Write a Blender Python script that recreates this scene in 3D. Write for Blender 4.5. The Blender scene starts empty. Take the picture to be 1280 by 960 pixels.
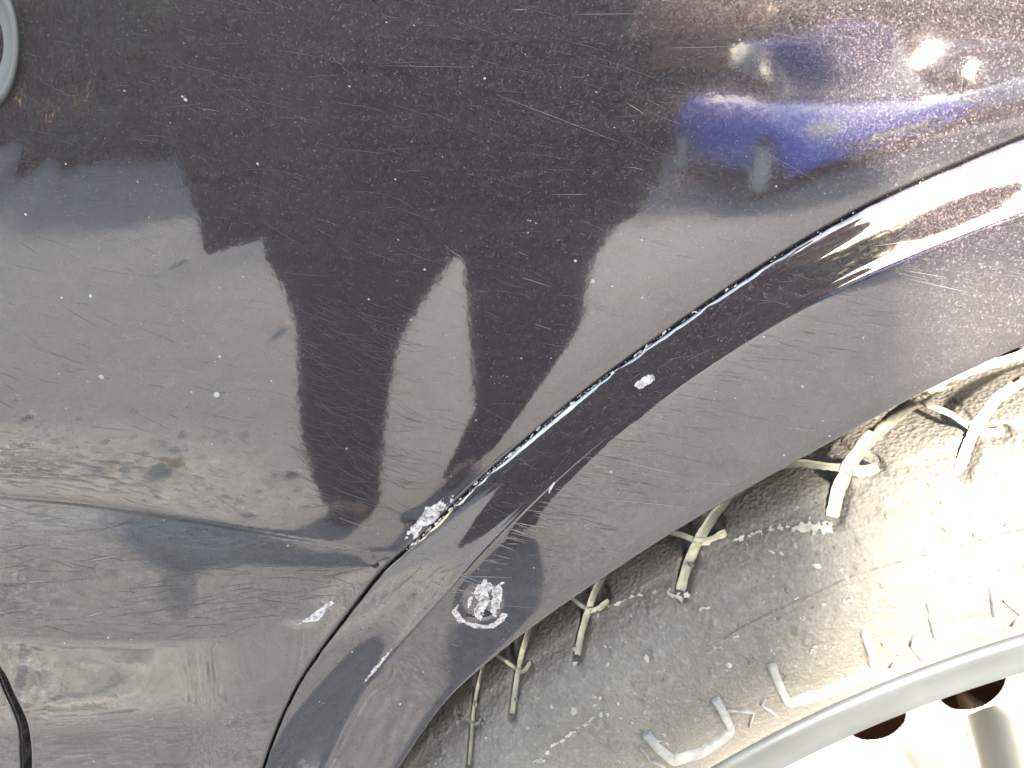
import bpy, bmesh, math, random
import numpy as np
from mathutils import Vector, Matrix, noise as mnoise
R = math.radians
random.seed(7); rng = np.random.default_rng(7)
scn = bpy.context.scene
COL = scn.collection

# ------------------------------------------------------------------ camera, world, sun, exposure
CAM = (0.0, -0.21, 0.99); PITCH = 20.0; FPX = 1005.0
cd = bpy.data.cameras.new('camera'); cam = bpy.data.objects.new('camera', cd); COL.objects.link(cam)
cam.location = CAM; cam.rotation_euler = (R(90 - PITCH), 0, 0)
cd.sensor_width = 36; cd.lens = 36 * FPX / 1280; cd.clip_start = 0.002; cd.clip_end = 2000
scn.camera = cam
SUN_AZ, SUN_EL = 7.2, 17.5           # degrees to the right of straight behind the camera, above the horizon
w = bpy.data.worlds.new("World"); scn.world = w; w.use_nodes = True
nt = w.node_tree; bgn = nt.nodes['Background']
sky = nt.nodes.new('ShaderNodeTexSky'); sky.sky_type = 'NISHITA'; sky.sun_disc = False
sky.sun_elevation = R(SUN_EL); sky.sun_rotation = R(180 - SUN_AZ)
sky.air_density = 1.0; sky.dust_density = 0.8; sky.ozone_density = 1.0
nt.links.new(sky.outputs[0], bgn.inputs[0]); bgn.inputs[1].default_value = 0.15
sun_dir = Vector((math.sin(R(SUN_AZ)) * math.cos(R(SUN_EL)), -math.cos(R(SUN_AZ)) * math.cos(R(SUN_EL)), math.sin(R(SUN_EL))))
sl = bpy.data.lights.new('sun', 'SUN'); so = bpy.data.objects.new('sun', sl); COL.objects.link(so)
sl.energy = 3.0; sl.angle = R(2.6); sl.color = (1.0, 0.96, 0.90)
so.rotation_euler = sun_dir.to_track_quat('Z', 'Y').to_euler(); so.location = (3, -12, 8)
scn.view_settings.view_transform = 'Standard'; scn.view_settings.look = 'None'
scn.view_settings.exposure = 3.75;
scn.view_settings.use_white_balance = True; scn.view_settings.white_balance_temperature = 7250; scn.view_settings.white_balance_tint = 10; scn.view_settings.gamma = 1.0; scn.view_settings.use_curve_mapping = False

# ------------------------------------------------------------------ helpers
def tag(o, label=None, cat=None, group=None, kind=None):
    if label: o['label'] = label
    if cat: o['category'] = cat
    if group: o['group'] = group
    if kind: o['kind'] = kind
    return o
def obj(name, verts, faces, mat, parent=None, smooth=True, uvn=None):
    me = bpy.data.meshes.new(name)
    if isinstance(verts, np.ndarray) and isinstance(faces, np.ndarray):
        nv, nf, k = len(verts), len(faces), faces.shape[1]
        me.vertices.add(nv); me.vertices.foreach_set('co', np.ascontiguousarray(verts, dtype=np.float32).ravel())
        me.loops.add(nf * k); me.loops.foreach_set('vertex_index', np.ascontiguousarray(faces, dtype=np.int32).ravel())
        me.polygons.add(nf); me.polygons.foreach_set('loop_start', np.arange(0, nf * k, k, dtype=np.int32))
        me.update(calc_edges=True); me.validate()
    else:
        me.from_pydata([tuple(v) for v in verts], [], [tuple(f) for f in faces]); me.update()
    if smooth: me.shade_smooth()
    if mat: me.materials.append(mat)
    o = bpy.data.objects.new(name, me); COL.objects.link(o)
    if parent: o.parent = parent
    return o
def bm_obj(name, bm, mat, parent=None, smooth=True):
    bmesh.ops.recalc_face_normals(bm, faces=bm.faces)
    me = bpy.data.meshes.new(name); bm.to_mesh(me); bm.free()
    if smooth: me.shade_smooth()
    me.materials.append(mat)
    o = bpy.data.objects.new(name, me); COL.objects.link(o)
    if parent: o.parent = parent
    return o
def empty(name, loc=(0, 0, 0)):
    o = bpy.data.objects.new(name, None); COL.objects.link(o); o.location = loc; return o
def grid_faces(nr, nc, flip=False):
    i = np.arange(nr - 1)[:, None] * nc + np.arange(nc - 1)[None, :]
    f = np.stack([i, i + 1, i + nc + 1, i + nc], -1).reshape(-1, 4)
    return f[:, ::-1] if flip else f
def unparent_loc(child, parent):
    child.parent = parent; child.matrix_parent_inverse = Matrix.Translation(parent.location).inverted()

# ------------------------------------------------------------------ materials
class NT:
    def __init__(s, name):
        s.m = bpy.data.materials.new(name); s.m.use_nodes = True; s.t = s.m.node_tree
        s.b = s.t.nodes['Principled BSDF']; s.tc = s.t.nodes.new('ShaderNodeTexCoord')
    def n(s, ty, **kw):
        nd = s.t.nodes.new(ty)
        for k, v in kw.items():
            if k.startswith('i_'): nd.inputs[k[2:].replace('_', ' ')].default_value = v
            else: setattr(nd, k, v)
        return nd
    def l(s, a, b): s.t.links.new(a, b)
    def map(s, scale=(1, 1, 1), rot=(0, 0, 0)):
        mp = s.n('ShaderNodeMapping'); mp.inputs['Scale'].default_value = scale; mp.inputs['Rotation'].default_value = rot
        s.l(s.tc.outputs['Object'], mp.inputs[0]); return mp.outputs[0]
    def noise(s, scale, detail=4, rough=.55, vec=None, dist=0):
        nd = s.n('ShaderNodeTexNoise'); nd.inputs['Scale'].default_value = scale; nd.inputs['Detail'].default_value = detail
        nd.inputs['Roughness'].default_value = rough; nd.inputs['Distortion'].default_value = dist
        s.l(vec if vec else s.tc.outputs['Object'], nd.inputs['Vector']); return nd
    def voro(s, scale, vec=None, feature='F1'):
        nd = s.n('ShaderNodeTexVoronoi'); nd.feature = feature; nd.inputs['Scale'].default_value = scale
        s.l(vec if vec else s.tc.outputs['Object'], nd.inputs['Vector']); return nd
    def ramp(s, fac, stops):
        nd = s.n('ShaderNodeValToRGB'); el = nd.color_ramp.elements
        el[0].position, el[0].color = stops[0][0], (*stops[0][1], 1)
        el[1].position, el[1].color = stops[-1][0], (*stops[-1][1], 1)
        for p, c in stops[1:-1]:
            e = el.new(p); e.color = (*c, 1)
        s.l(fac, nd.inputs[0]); return nd.outputs[0]
    def mix(s, fac, a, b, mode='MIX'):
        nd = s.n('ShaderNodeMix', data_type='RGBA', blend_type=mode)
        if isinstance(fac, (int, float)): nd.inputs[0].default_value = fac
        else: s.l(fac, nd.inputs[0])
        for k, v in ((6, a), (7, b)):
            if isinstance(v, tuple): nd.inputs[k].default_value = (*v, 1)
            else: s.l(v, nd.inputs[k])
        return nd.outputs[2]
    def math(s, op, a, b=0.0):
        nd = s.n('ShaderNodeMath', operation=op)
        for k, v in ((0, a), (1, b)):
            if isinstance(v, (int, float)): nd.inputs[k].default_value = v
            else: s.l(v, nd.inputs[k])
        return nd.outputs[0]
    def bump(s, h, strength, dist, normal=None):
        nd = s.n('ShaderNodeBump'); nd.inputs['Strength'].default_value = strength; nd.inputs['Distance'].default_value = dist
        s.l(h, nd.inputs['Height'])
        if normal: s.l(normal, nd.inputs['Normal'])
        return nd.outputs[0]
    def set(s, **kw):
        for k, v in kw.items():
            i = s.b.inputs[k.replace('_', ' ')]
            if hasattr(v, 'links') or hasattr(v, 'is_linked'): s.l(v, i)
            elif isinstance(v, tuple) and len(v) == 3 and i.type == 'RGBA': i.default_value = (*v, 1)
            else: i.default_value = v
        return s.m
def simple(name, col, rough=.5, metal=0, spec=.5):
    m = NT(name); nz = m.noise(30, 3)
    c = m.ramp(nz.outputs[0], [(.3, tuple(x * .8 for x in col)), (.7, tuple(min(1, x * 1.15) for x in col))])
    return m.set(Base_Color=c, Roughness=rough, Metallic=metal)

def paint(name, base=(.0225, .0182, .0195), haze=(.038, .033, .038)):
    m = NT(name)
    big = m.noise(9, 3, .5)
    fl = m.voro(2500)                     # metallic flakes
    sep = m.n('ShaderNodeSeparateColor'); m.l(fl.outputs['Color'], sep.inputs[0])
    glint = m.ramp(sep.outputs[0], [(.50, (0, 0, 0)), (.90, (.30, .30, .30)), (1, (1.0, 1.0, 1.0))])
    col = m.mix(glint, base, haze)
    # thin film of dust, wiped in streaks that run nearly level
    st = m.noise(16, 6, .65, m.map((1, 1, 14), (0, R(9), 0)))
    fine = m.noise(900, 2, .6)
    d = m.math('MULTIPLY', m.ramp(st.outputs[0], [(.42, (0, 0, 0)), (.78, (1, 1, 1))]), fine.outputs[0])
    d2 = m.math('MULTIPLY', d, .035)
    col = m.mix(d2, col, (.33, .29, .27))
    # flake normals: a metallic sparkle under the coat
    nrm = m.n('ShaderNodeVectorMath', operation='SUBTRACT'); m.l(fl.outputs['Color'], nrm.inputs[0]); nrm.inputs[1].default_value = (.5, .5, .5)
    sc = m.n('ShaderNodeVectorMath', operation='SCALE'); m.l(nrm.outputs[0], sc.inputs[0]); sc.inputs['Scale'].default_value = .55
    geo = m.n('ShaderNodeNewGeometry')
    ad = m.n('ShaderNodeVectorMath', operation='ADD'); m.l(geo.outputs['Normal'], ad.inputs[0]); m.l(sc.outputs[0], ad.inputs[1])
    nn = m.n('ShaderNodeVectorMath', operation='NORMALIZE'); m.l(ad.outputs[0], nn.inputs[0])
    cr = m.ramp(big.outputs[0], [(.3, (.02, .02, .02)), (.75, (.05, .05, .05))])
    cr = m.math('ADD', cr, m.math('MULTIPLY', d, .05))
    # very faint orange peel in the coat
    op = m.bump(m.noise(330, 2, .5).outputs[0], .012, .0006)
    m.set(Base_Color=col, Roughness=.42, Metallic=.35, Specular_IOR_Level=.0, Normal=nn.outputs[0], Coat_Weight=1.0, Coat_Roughness=cr, Coat_IOR=1.85, Coat_Normal=op)
    return m.m
M_PAINT = paint('dark_metallic_paint')

def mk_rubber():
    m = NT('dusty_rubber')
    a = m.noise(14, 6, .6); b = m.noise(420, 6, .75); c = m.voro(700); e = m.noise(45, 5, .7, dist=.6)
    k = m.ramp(a.outputs[0], [(.3, (.064, .056, .047)), (.55, (.086, .077, .067)), (.75, (.115, .105, .092))])
    k = m.mix(m.ramp(b.outputs[0], [(.5, (0, 0, 0)), (.72, (1, 1, 1))]), k, (.135, .125, .11))
    k = m.mix(m.ramp(e.outputs[0], [(.60, (0, 0, 0)), (.70, (.6, .6, .6))]), k, (.055, .045, .036))
    h = m.math('ADD', m.math('MULTIPLY', b.outputs[0], .8), m.math('MULTIPLY', c.outputs[0], .6))
    n1 = m.bump(h, .8, .0011)
    return m.set(Base_Color=k, Roughness=.75, Normal=n1)
M_RUB = mk_rubber()
def mk_dust(name, c1, c2):
    m = NT(name); a = m.noise(180, 6, .65)
    return m.set(Base_Color=m.ramp(a.outputs[0], [(.3, c1), (.7, c2)]), Roughness=.95, Normal=m.bump(a.outputs[0], .5, .0008))
M_DUST = mk_dust('pale_packed_dust', (.20, .185, .14), (.38, .36, .28))
M_WORN = mk_dust('worn_grey_rubber', (.09, .088, .085), (.19, .185, .175))
M_DUST2 = mk_dust('pale_dust_film', (.13, .122, .105), (.27, .255, .22))
def mk_asphalt():
    m = NT('asphalt')
    v = m.voro(95); v2 = m.voro(240); a = m.noise(.9, 5, .6); b = m.noise(6, 5, .65)
    sep = m.n('ShaderNodeSeparateColor'); m.l(v.outputs['Color'], sep.inputs[0])
    base = m.ramp(sep.outputs[0], [(.0, (.18, .168, .152)), (.6, (.32, .30, .27)), (.92, (.42, .40, .37)), (1, (.58, .55, .50))])
    base = m.mix(m.ramp(v.outputs['Distance'], [(.25, (0, 0, 0)), (.75, (1, 1, 1))]), base, (.15, .147, .143))
    base = m.mix(m.ramp(b.outputs[0], [(.35, (0, 0, 0)), (.8, (.6, .6, .6))]), base, (.36, .335, .30))
    base = m.mix(m.ramp(a.outputs[0], [(.35, (.45, .45, .45)), (.6, (0, 0, 0))]), base, (.225, .215, .175))
    # sandy wash over the asphalt on the left
    mp = m.n('ShaderNodeMapping'); mp.inputs['Location'].default_value = (1.75, 2.45, 0); mp.inputs['Scale'].default_value = (1.25, 1.72, 1); m.l(m.tc.outputs['Object'], mp.inputs[0])
    ln = m.n('ShaderNodeVectorMath', operation='LENGTH'); m.l(mp.outputs[0], ln.inputs[0])
    wob = m.noise(3.5, 6, .7); dd = m.math('ADD', ln.outputs['Value'], m.math('MULTIPLY', wob.outputs[0], .5))
    sm_ = m.n('ShaderNodeMapRange', interpolation_type='SMOOTHSTEP'); m.l(dd, sm_.inputs[0]); sm_.inputs[1].default_value = 1.75; sm_.inputs[2].default_value = .9; sm_.inputs[3].default_value = 0; sm_.inputs[4].default_value = 1
    gv = m.voro(125); gs = m.n('ShaderNodeSeparateColor'); m.l(gv.outputs['Color'], gs.inputs[0]); gr = m.noise(140, 4, .7)
    sand = m.ramp(gs.outputs[0], [(.0, (.16, .14, .11)), (.35, (.40, .36, .29)), (.7, (.62, .57, .47)), (1, (.85, .81, .72))]); sand = m.mix(m.ramp(gr.outputs[0], [(.4, (0, 0, 0)), (.7, (.7, .7, .7))]), sand, (.40, .36, .28))
    base = m.mix(sm_.outputs[0], base, sand)
    h = m.math('ADD', v.outputs['Distance'], m.math('MULTIPLY', v2.outputs['Distance'], .4))
    return m.set(Base_Color=base, Roughness=.9, Normal=m.bump(h, .6, -.004))
M_ASPH = mk_asphalt()

# ------------------------------------------------------------------ picture -> ray -> place on a surface at its own depth
cp, sp = math.cos(R(PITCH)), math.sin(R(PITCH))
def slope(u, v):
    x = (np.asarray(u, float) - 640) / FPX; y = -(np.asarray(v, float) - 480) / FPX
    dy = cp + y * sp; dz = -sp + y * cp
    return x / dy, dz / dy
def place(a, b, y):
    D = y - CAM[1]
    return np.stack([CAM[0] + a * D, y + 0 * a, CAM[2] + b * D], -1)
def unslope(a, b):          # slopes -> picture
    k = 1 / (cp - b * sp) ; yy = (b * cp + sp) * k; xx = a * (cp * 1 + yy * sp)
    return 640 + FPX * xx, 480 - FPX * yy

# traced arch curves in polar form about one centre (slope units)
PC = (1.45, -2.10)
gap_px = [(300,1060),(312,1010),(330,960),(336,940),(350,903),(373,855),(400,815),(430,776),(456,742),(488,703),(515,684),(545,655),(600,602),(660,550),(720,500),(780,455),(840,412),(900,370),(960,330),(1030,288),(1100,250),(1190,210),(1280,172)]
ridge_px = [(375,1060),(395,1000),(415,940),(440,885),(462,850),(500,805),(560,738),(600,692),(650,643),(700,596),(760,545),(820,502),(880,460),(940,421),(1000,385),(1075,347),(1150,315),(1215,290),(1280,265)]
lip_px = [(430,1060),(462,1010),(500,958),(530,912),(560,872),(598,838),(640,803),(690,766),(740,732),(800,692),(860,654),(905,628),(950,602),(1005,571),(1060,541),(1110,513),(1160,487),(1220,459),(1280,430)]
def polar(px):
    p = np.array(px, float); a, b = slope(p[:, 0], p[:, 1])
    an = np.degrees(np.arctan2(b - PC[1], a - PC[0])); r = np.hypot(a - PC[0], b - PC[1])
    i = np.argsort(an); return an[i], r[i]
AG = np.linspace(60, 185, 1251)
def polfn(px, sm, endr):
    an, r = polar(px)
    an2 = np.concatenate([[60, 90], an, [175, 190]]); lo, hi = r[0], r[-1]
    r2 = np.concatenate([[lo + endr, lo + endr * .5], r, [hi, hi]])
    f = np.interp(AG, an2, r2); k = int(sm / .1); ker = np.hanning(2 * k + 1); ker /= ker.sum()
    f = np.convolve(np.pad(f, k, 'edge'), ker, 'valid')
    return lambda x: np.interp(x, AG, f)
rG, rR, rL = polfn(gap_px, 1.6, -.03), polfn(ridge_px, 2.2, -.03), polfn(lip_px, 2.0, -.03)

# gap as u(v)
_an = np.linspace(176, 91, 900); _a = PC[0] + rG(_an) * np.cos(np.radians(_an)); _b = PC[1] + rG(_an) * np.sin(np.radians(_an))
_gu, _gv = unslope(_a, _b)
_o = np.argsort(_gv); GV, GU = _gv[_o], _gu[_o]
def ugap(v): return np.interp(v, GV, GU)
def gapdist(u, v):          # signed distance (px-like) outside the gap curve, + on the panel side
    a, b = slope(u, v); an = np.degrees(np.arctan2(b - PC[1], a - PC[0]))
    return (np.hypot(a - PC[0], b - PC[1]) - rG(an)) * 900
# crease and lower edge of the scoop
def _sm(xs, ys, w=22.):
    g = np.arange(-900, 2600, 4.); f = np.interp(g, xs, ys); k = np.hanning(int(2 * w / 4) | 1); k /= k.sum(); f = np.convolve(np.pad(f, len(k) // 2, 'edge'), k, 'valid'); return lambda u: np.interp(u, g, f)
vcrease = _sm( [-700, -200, 0, 100, 220, 330, 420, 480, 515, 700], [560, 598, 619, 627, 645, 664, 679, 686, 689, 700], 64.)
vlow = _sm([-700, 0, 150, 240, 300, 345, 380, 410, 440, 465, 520, 700], [820, 797, 803, 801, 795, 784, 768, 748, 722, 698, 692, 703], 56.)
def sst(x): x = np.clip(x, 0, 1); return x * x * (3 - 2 * x)

RU = np.arange(-700, 2340, 2.5); RV = np.arange(-560, 1420, 2.5)
UU, VV = np.meshgrid(RU, RV)
def build_depth():
    vc, vl = vcrease(UU), vlow(UU)
    amp = sst((500 - UU) / 260)
    th = np.zeros_like(UU)
    # upper side: nearly flat, leaning in towards the top, small roll just over the crease
    th += 1.0 * sst((100 - VV) / 700)
    k = np.clip((VV - (vc - 95)) / 95, 0, 1); up = (VV <= vc)
    lw = sst((330 - UU) / 330)
    th = np.where(up, th - (3.0 + 7 * lw) * k ** 2.2, th)
    # scoop
    t = (VV - vc) / np.maximum(vl - vc, 6)
    prof = np.interp(t, [0, .03, .10, .22, .34, .46, .8, .97, 1.04, 1.5, 2.2, 3], [-12, -40, -43, -37, -29, -22, -15, -8, 2.5, 4, 3, -3])
    low = np.interp(VV, [800, 815, 840, 890, 905, 935, 975, 1050, 1400], [0, 2.5, 3.8, 4.6, 2.5, -4, -5, 2, 2])
    am2 = .25 + .75 * amp
    below = np.where(VV < vl, prof * am2, low * (.45 + .55 * sst((420 - UU) / 300)) + (prof - 7) * .0)
    th = np.where(up, th, below)
    # smooth along v
    ker = np.hanning(7); ker /= ker.sum()
    th = np.apply_along_axis(lambda c: np.convolve(np.pad(c, 3, 'edge'), ker, 'valid'), 0, th)
    k3 = np.hanning(37); k3 /= k3.sum(); ths = np.apply_along_axis(lambda c: np.convolve(np.pad(c, 18, 'edge'), k3, 'valid'), 0, th)
    wv = sst((VV - vl - 8) / 30); th = th * (1 - wv) + ths * wv
    k2 = np.hanning(31); k2 /= k2.sum()
    th = np.apply_along_axis(lambda c: np.convolve(np.pad(c, 15, 'edge'), k2, 'valid'), 1, th)
    _, b = slope(UU, VV); z = CAM[2] + b * .21
    dz = np.diff(z, axis=0); s = np.tan(np.radians(th)); s = .5 * (s[1:] + s[:-1])
    Y = np.concatenate([np.zeros((1, UU.shape[1])), np.cumsum(s * dz, axis=0)], 0)
    Y -= Y[np.argmin(abs(RV - 350))][None, :]
    Y += .0012 * sst((VV - vc) / 6) * sst((520 - UU) / 120) - .0012 * sst((VV - vc - 10) / 90) * sst((520 - UU) / 120)
    # concave fillet towards the arch, rolled edge at the gap
    g = gapdist(UU, VV)
    Y += .0009 * np.clip(1 - g / 75, 0, 1.2) ** 2.2 * sst((VV + 300) / 300) * sst((760 - VV) / 60)
    Y += .0035 * np.clip(1 - (g + 1) / 7, 0, 1.6) ** 2
    # small dents and press marks
    for (u0, v0, su, sv, d) in ((535, 648, 26, 9, .0004), (372, 772, 30, 8, .00035), (474, 700, 12, 9, .0004), (70, 60, 44, 95, .0003), (1065, 60, 70, 40, .0001)):
        Y += d * np.exp(-((UU - u0) / su) ** 2 - ((VV - v0) / sv) ** 2)
    # slow waviness of pressed steel
    Y += .00010 * np.sin(UU / 150 + VV / 260) * np.sin(VV / 170 - UU / 400 + 1) + .000006 * np.sin(UU / 47 + 2) * np.sin(VV / 55 + UU / 90)
    # ripples round the round cap
    rr = np.hypot((UU + 14) / 38, (VV - 55) / 82)
    Y += .00003 * np.cos(rr * 6.2) * np.exp(-((rr - 1.9) / 1.1) ** 2)
    return Y
SEAM = np.array([(-260, 520), (-120, 690), (-60, 765), (-20, 815), (2, 843), (12, 868), (22, 888), (29, 905), (32, 930), (33, 965), (32, 1100), (30, 1420)], float)
_useam = _sm(SEAM[:, 1], SEAM[:, 0], 16.)
def useam(v): return _useam(v)
def seam_mask(u, v):
    s = np.abs(u - useam(v)); sl = np.abs(np.interp(v, [520, 860, 900, 935], [.9, .55, .35, .02])) 
    s = s / np.sqrt(1 + sl * sl)
    wd = np.interp(v, [843, 900, 935], [2.2, 3.6, 5.0])
    return (1 - sst((s - wd) / 2.6)) * (v > 515)
YR = build_depth()
def sampY(u, v):
    fu = np.clip((np.asarray(u, float) - RU[0]) / 2.5, 1, len(RU) - 3.001); fv = np.clip((np.asarray(v, float) - RV[0]) / 2.5, 1, len(RV) - 3.001)
    iu, iv = fu.astype(int), fv.astype(int); x, y = fu - iu, fv - iv
    def cw(t): return [-.5*t+t*t-.5*t**3, 1-2.5*t*t+1.5*t**3, .5*t+2*t*t-1.5*t**3, -.5*t*t+.5*t**3]
    wx, wy = cw(x), cw(y); out = 0
    for j in range(4):
        row = 0
        for i in range(4): row = row + wx[i] * YR[iv + j - 1, iu + i - 1]
        out = out + wy[j] * row
    return out
def on_panel(u, v, off=0):
    a, b = slope(u, v); return place(a, b, sampY(u, v) - off)

# ------------------------------------------------------------------ setting
def ground():
    s = 300
    return tag(obj('ground', [(-s, -s, 0), (s, -s, 0), (s, s, 0), (-s, s, 0)], [(0, 1, 2, 3)], M_ASPH, smooth=False), 'grey asphalt car park with pale stones in it', kind='structure')
ground()

# ------------------------------------------------------------------ the car
car = empty('parked_car', (0, 0.9, 0))
tag(car, 'dark metallic purple-black car, scratched and dusty, seen close at its rear wheel arch', 'car')
def P(o): unparent_loc(o, car); return o

def body_side():
    rows = np.concatenate([np.arange(-540, 560, 5), np.arange(560, 600, 3), np.arange(600, 720, 1.6), np.arange(720, 830, 3), np.arange(830, 980, 1.5), np.arange(980, 1400, 7)])
    cu = np.concatenate([np.arange(-680, -60, 9), np.arange(-60, -10, 3), np.arange(-10, 50, 1.1), np.arange(50, 120, 3)])
    t = np.linspace(0, 1, 560) ; t = 1 - (1 - t) ** 1.35
    W = rows[:, None]
    hat = np.where(W < 655, sst((W - 420) / 235), sst((860 - W) / 205))
    def vfun(u): return W + (vcrease(u) - 655) * hat
    ue = ugap(rows)[:, None]
    for _ in range(8): ue = ugap(vfun(ue)) + .4
    U = np.concatenate([np.repeat(cu[None, :], len(rows), 0), 120 + (ue - 120) * t[None, :]], 1)
    V = W + (vcrease(U) - 655) * hat
    a, b = slope(U, V); Pn = place(a, b, sampY(U, V) + seam_mask(U, V) * .007)
    # folded edge returning inward along the gap
    e = Pn[:, -1:, :].copy(); e[:, :, 1] += .012; e[:, :, 0] += .0006
    Pn = np.concatenate([Pn, e], 1)
    # rows carried on up and down in plain space
    top = []
    for k, dzz in enumerate((.30, .2, .1, .04)):
        r = Pn[:1].copy(); r[:, :, 2] += dzz; r[:, :, 1] += .04 * dzz + .25 * dzz * dzz; top.append(r)
    bot = []
    for dzz in (.05, .12, .25):
        r = Pn[-1:].copy(); r[:, :, 2] -= dzz; r[:, :, 1] += dzz * .12; bot.append(r)
    nT = len(top)
    Pn = np.concatenate(top + [Pn] + bot, 0)
    left = Pn[:, :1, :].copy(); left[:, :, 0] -= 1.1; left2 = Pn[:, :1, :].copy(); left2[:, :, 0] -= .35
    Pn = np.concatenate([left, left2, Pn], 1)
    nr, nc, _ = Pn.shape
    F = grid_faces(nr, nc, True)
    Uf = np.pad(U, ((nT, 3), (2, 1)), 'edge'); Vf = np.pad(V, ((nT, 3), (2, 1)), 'edge')
    Uf[:, :2] -= 50
    fu = Uf.ravel()[F].mean(1); fv = Vf.ravel()[F].mean(1)
    isdoor = (fu < useam(fv)) & (fv > 480)
    vv = Pn.reshape(-1, 3)
    for nm, mask, lab in (('door_skin', isdoor, None), ('quarter_panel', ~isdoor, 'scratched dark side panel with a long crease above the scoop')):
        f = F[mask]; used, inv = np.unique(f, return_inverse=True)
        o = P(obj(nm, vv[used], inv.reshape(-1, 4).astype(np.int32), M_PAINT)); 
        if lab: o['label'] = lab
        if nm == 'quarter_panel': q = o
    return q
QP = body_side()

# flare: polar loft gap -> ridge -> lip -> return
def flare_prof():
    # tilt of the facet (degrees) against position q (0 gap .. 1 ridge .. 2 lip)
    q = np.concatenate([np.linspace(0, .08, 8), np.linspace(.1, .86, 30), np.linspace(.87, 1.08, 26), np.linspace(1.1, 1.94, 26), np.linspace(1.95, 2, 6)])
    return q
def tilt_q(q, w_):      # w_: 0..1 strength of the shoulder along the arch
    t = np.interp(q, [0, .03, .10, .30, .42, .60, .84, .93, .985, 1.03, 1.12, 1.9, 1.97, 2.0], [26, 24, 18, 13.5, 9.5, 8, 10, 17, 12, 2, -1, -1.5, -12, -40])
    return t * w_
def flare():
    an = np.concatenate([np.linspace(176, 152, 30, endpoint=False), np.linspace(152, 100, 420, endpoint=False), np.linspace(100, 66, 40)])
    q = flare_prof()
    A, Q = np.meshgrid(an, q, indexing='ij')
    g, rd, lp = rG(A) - .0012 - .0009 * sst((A - 136) / 2), rR(A), rL(A)
    rad = np.where(Q <= 1, g + (rd - g) * Q, rd + (lp - rd) * (Q - 1))
    rad_ = rad - (.0005 * np.sin(A * 4.3) * np.sin(A * 1.1 + 1) + .00015 * np.sin(A * 41)) * np.clip(1 - Q / .06, 0, 1)
    a = PC[0] + rad_ * np.cos(np.radians(A)); b = PC[1] + rad_ * np.sin(np.radians(A))
    wgt = .35 + .65 * sst((150 - A) / 14)
    T = np.tan(np.radians(tilt_q(Q, wgt)))
    ds = -np.diff(rad, axis=1) * .205
    Y = np.concatenate([np.zeros((len(an), 1)), np.cumsum(-(T[:, 1:] + T[:, :-1]) / 2 * ds, axis=1)], 1)
    # follow the body skin at the gap edge
    gu, gv = unslope(PC[0] + (rG(an) + .010) * np.cos(np.radians(an)), PC[1] + (rG(an) + .010) * np.sin(np.radians(an)))
    y0 = sampY(np.clip(gu, -600, 2200), np.clip(gv, -500, 1350)); k = np.hanning(41); k /= k.sum(); y0 = np.convolve(np.pad(y0, 20, 'edge'), k, 'valid')
    Y = Y + y0[:, None] + .0008
    U, V = unslope(a, b)
    # dents: knocked spot on the flange, small one on the ridge
    for (u0, v0, su, sv, d) in ((602, 750, 16, 18, .0013), (604, 776, 18, 6, -.00035), (470, 838, 16, 12, .00025), (785, 520, 40, 16, .00015)):
        Y = Y + d * np.exp(-((U - u0) / su) ** 2 - ((V - v0) / sv) ** 2)
    Y = Y + .00012 * np.sin(U / 60) * np.sin(V / 47)
    Pn = place(a, b, Y)
    # edge folded in at the gap and returned inwards at the lip
    def shifted(col, dr, dy):
        an_ = np.radians(an)[:, None]; c = Pn[:, col:col + 1, :].copy() if col >= 0 else Pn[:, -1:, :].copy()
        c[:, :, 0] += dr * np.cos(an_); c[:, :, 2] += dr * np.sin(an_); c[:, :, 1] += dy; return c
    pre = [shifted(0, -.0002, .010), shifted(0, .0000, .0012)]
    post = [shifted(-1, -.0003, .0012), shifted(-1, .0002, .004), shifted(-1, .003, .016), shifted(-1, .02, .022)]
    G = np.concatenate(pre + [Pn] + post, 1); nr, nc, _ = G.shape
    o = P(obj('wheel_arch_flare', G.reshape(-1, 3), grid_faces(nr, nc), M_PAINT))
    o['label'] = 'dark painted arch flare with a rounded shoulder, scuffed and dented'
    return (U, V, Y, an)
FU, FV, FY, FAN = flare()
_ffu, _ffv, _ffy = FU[30:450].ravel(), FV[30:450].ravel(), FY[30:450].ravel()
def flareY(u, v):
    a, b = slope(u, v); an = np.degrees(np.arctan2(b - PC[1], a - PC[0])); r = np.hypot(a - PC[0], b - PC[1])
    i = np.clip(np.interp(-an, -FAN, np.arange(len(FAN))), 0, len(FAN) - 1.001); q = np.where(r > rR(an), (rG(an) - .0022 - r) / (rG(an) - .0022 - rR(an)), 1 + (rR(an) - r) / (rR(an) - rL(an)))
    j = np.interp(np.clip(q, 0, 2), flare_prof(), np.arange(len(flare_prof()))); j = np.clip(j, 0, FY.shape[1] - 1.001)
    i0, j0 = i.astype(int), j.astype(int); x, y = i - i0, j - j0
    return (FY[i0, j0] * (1 - x) * (1 - y) + FY[i0 + 1, j0] * x * (1 - y) + FY[i0, j0 + 1] * (1 - x) * y + FY[i0 + 1, j0 + 1] * x * y)
def on_body(u, v, off):
    u = np.asarray(u, float); v = np.asarray(v, float)
    g = gapdist(u, v); y = np.where(g > 0, sampY(u, v), flareY(u, v))
    a, b = slope(u, v); return place(a, b, y - off)

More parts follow.
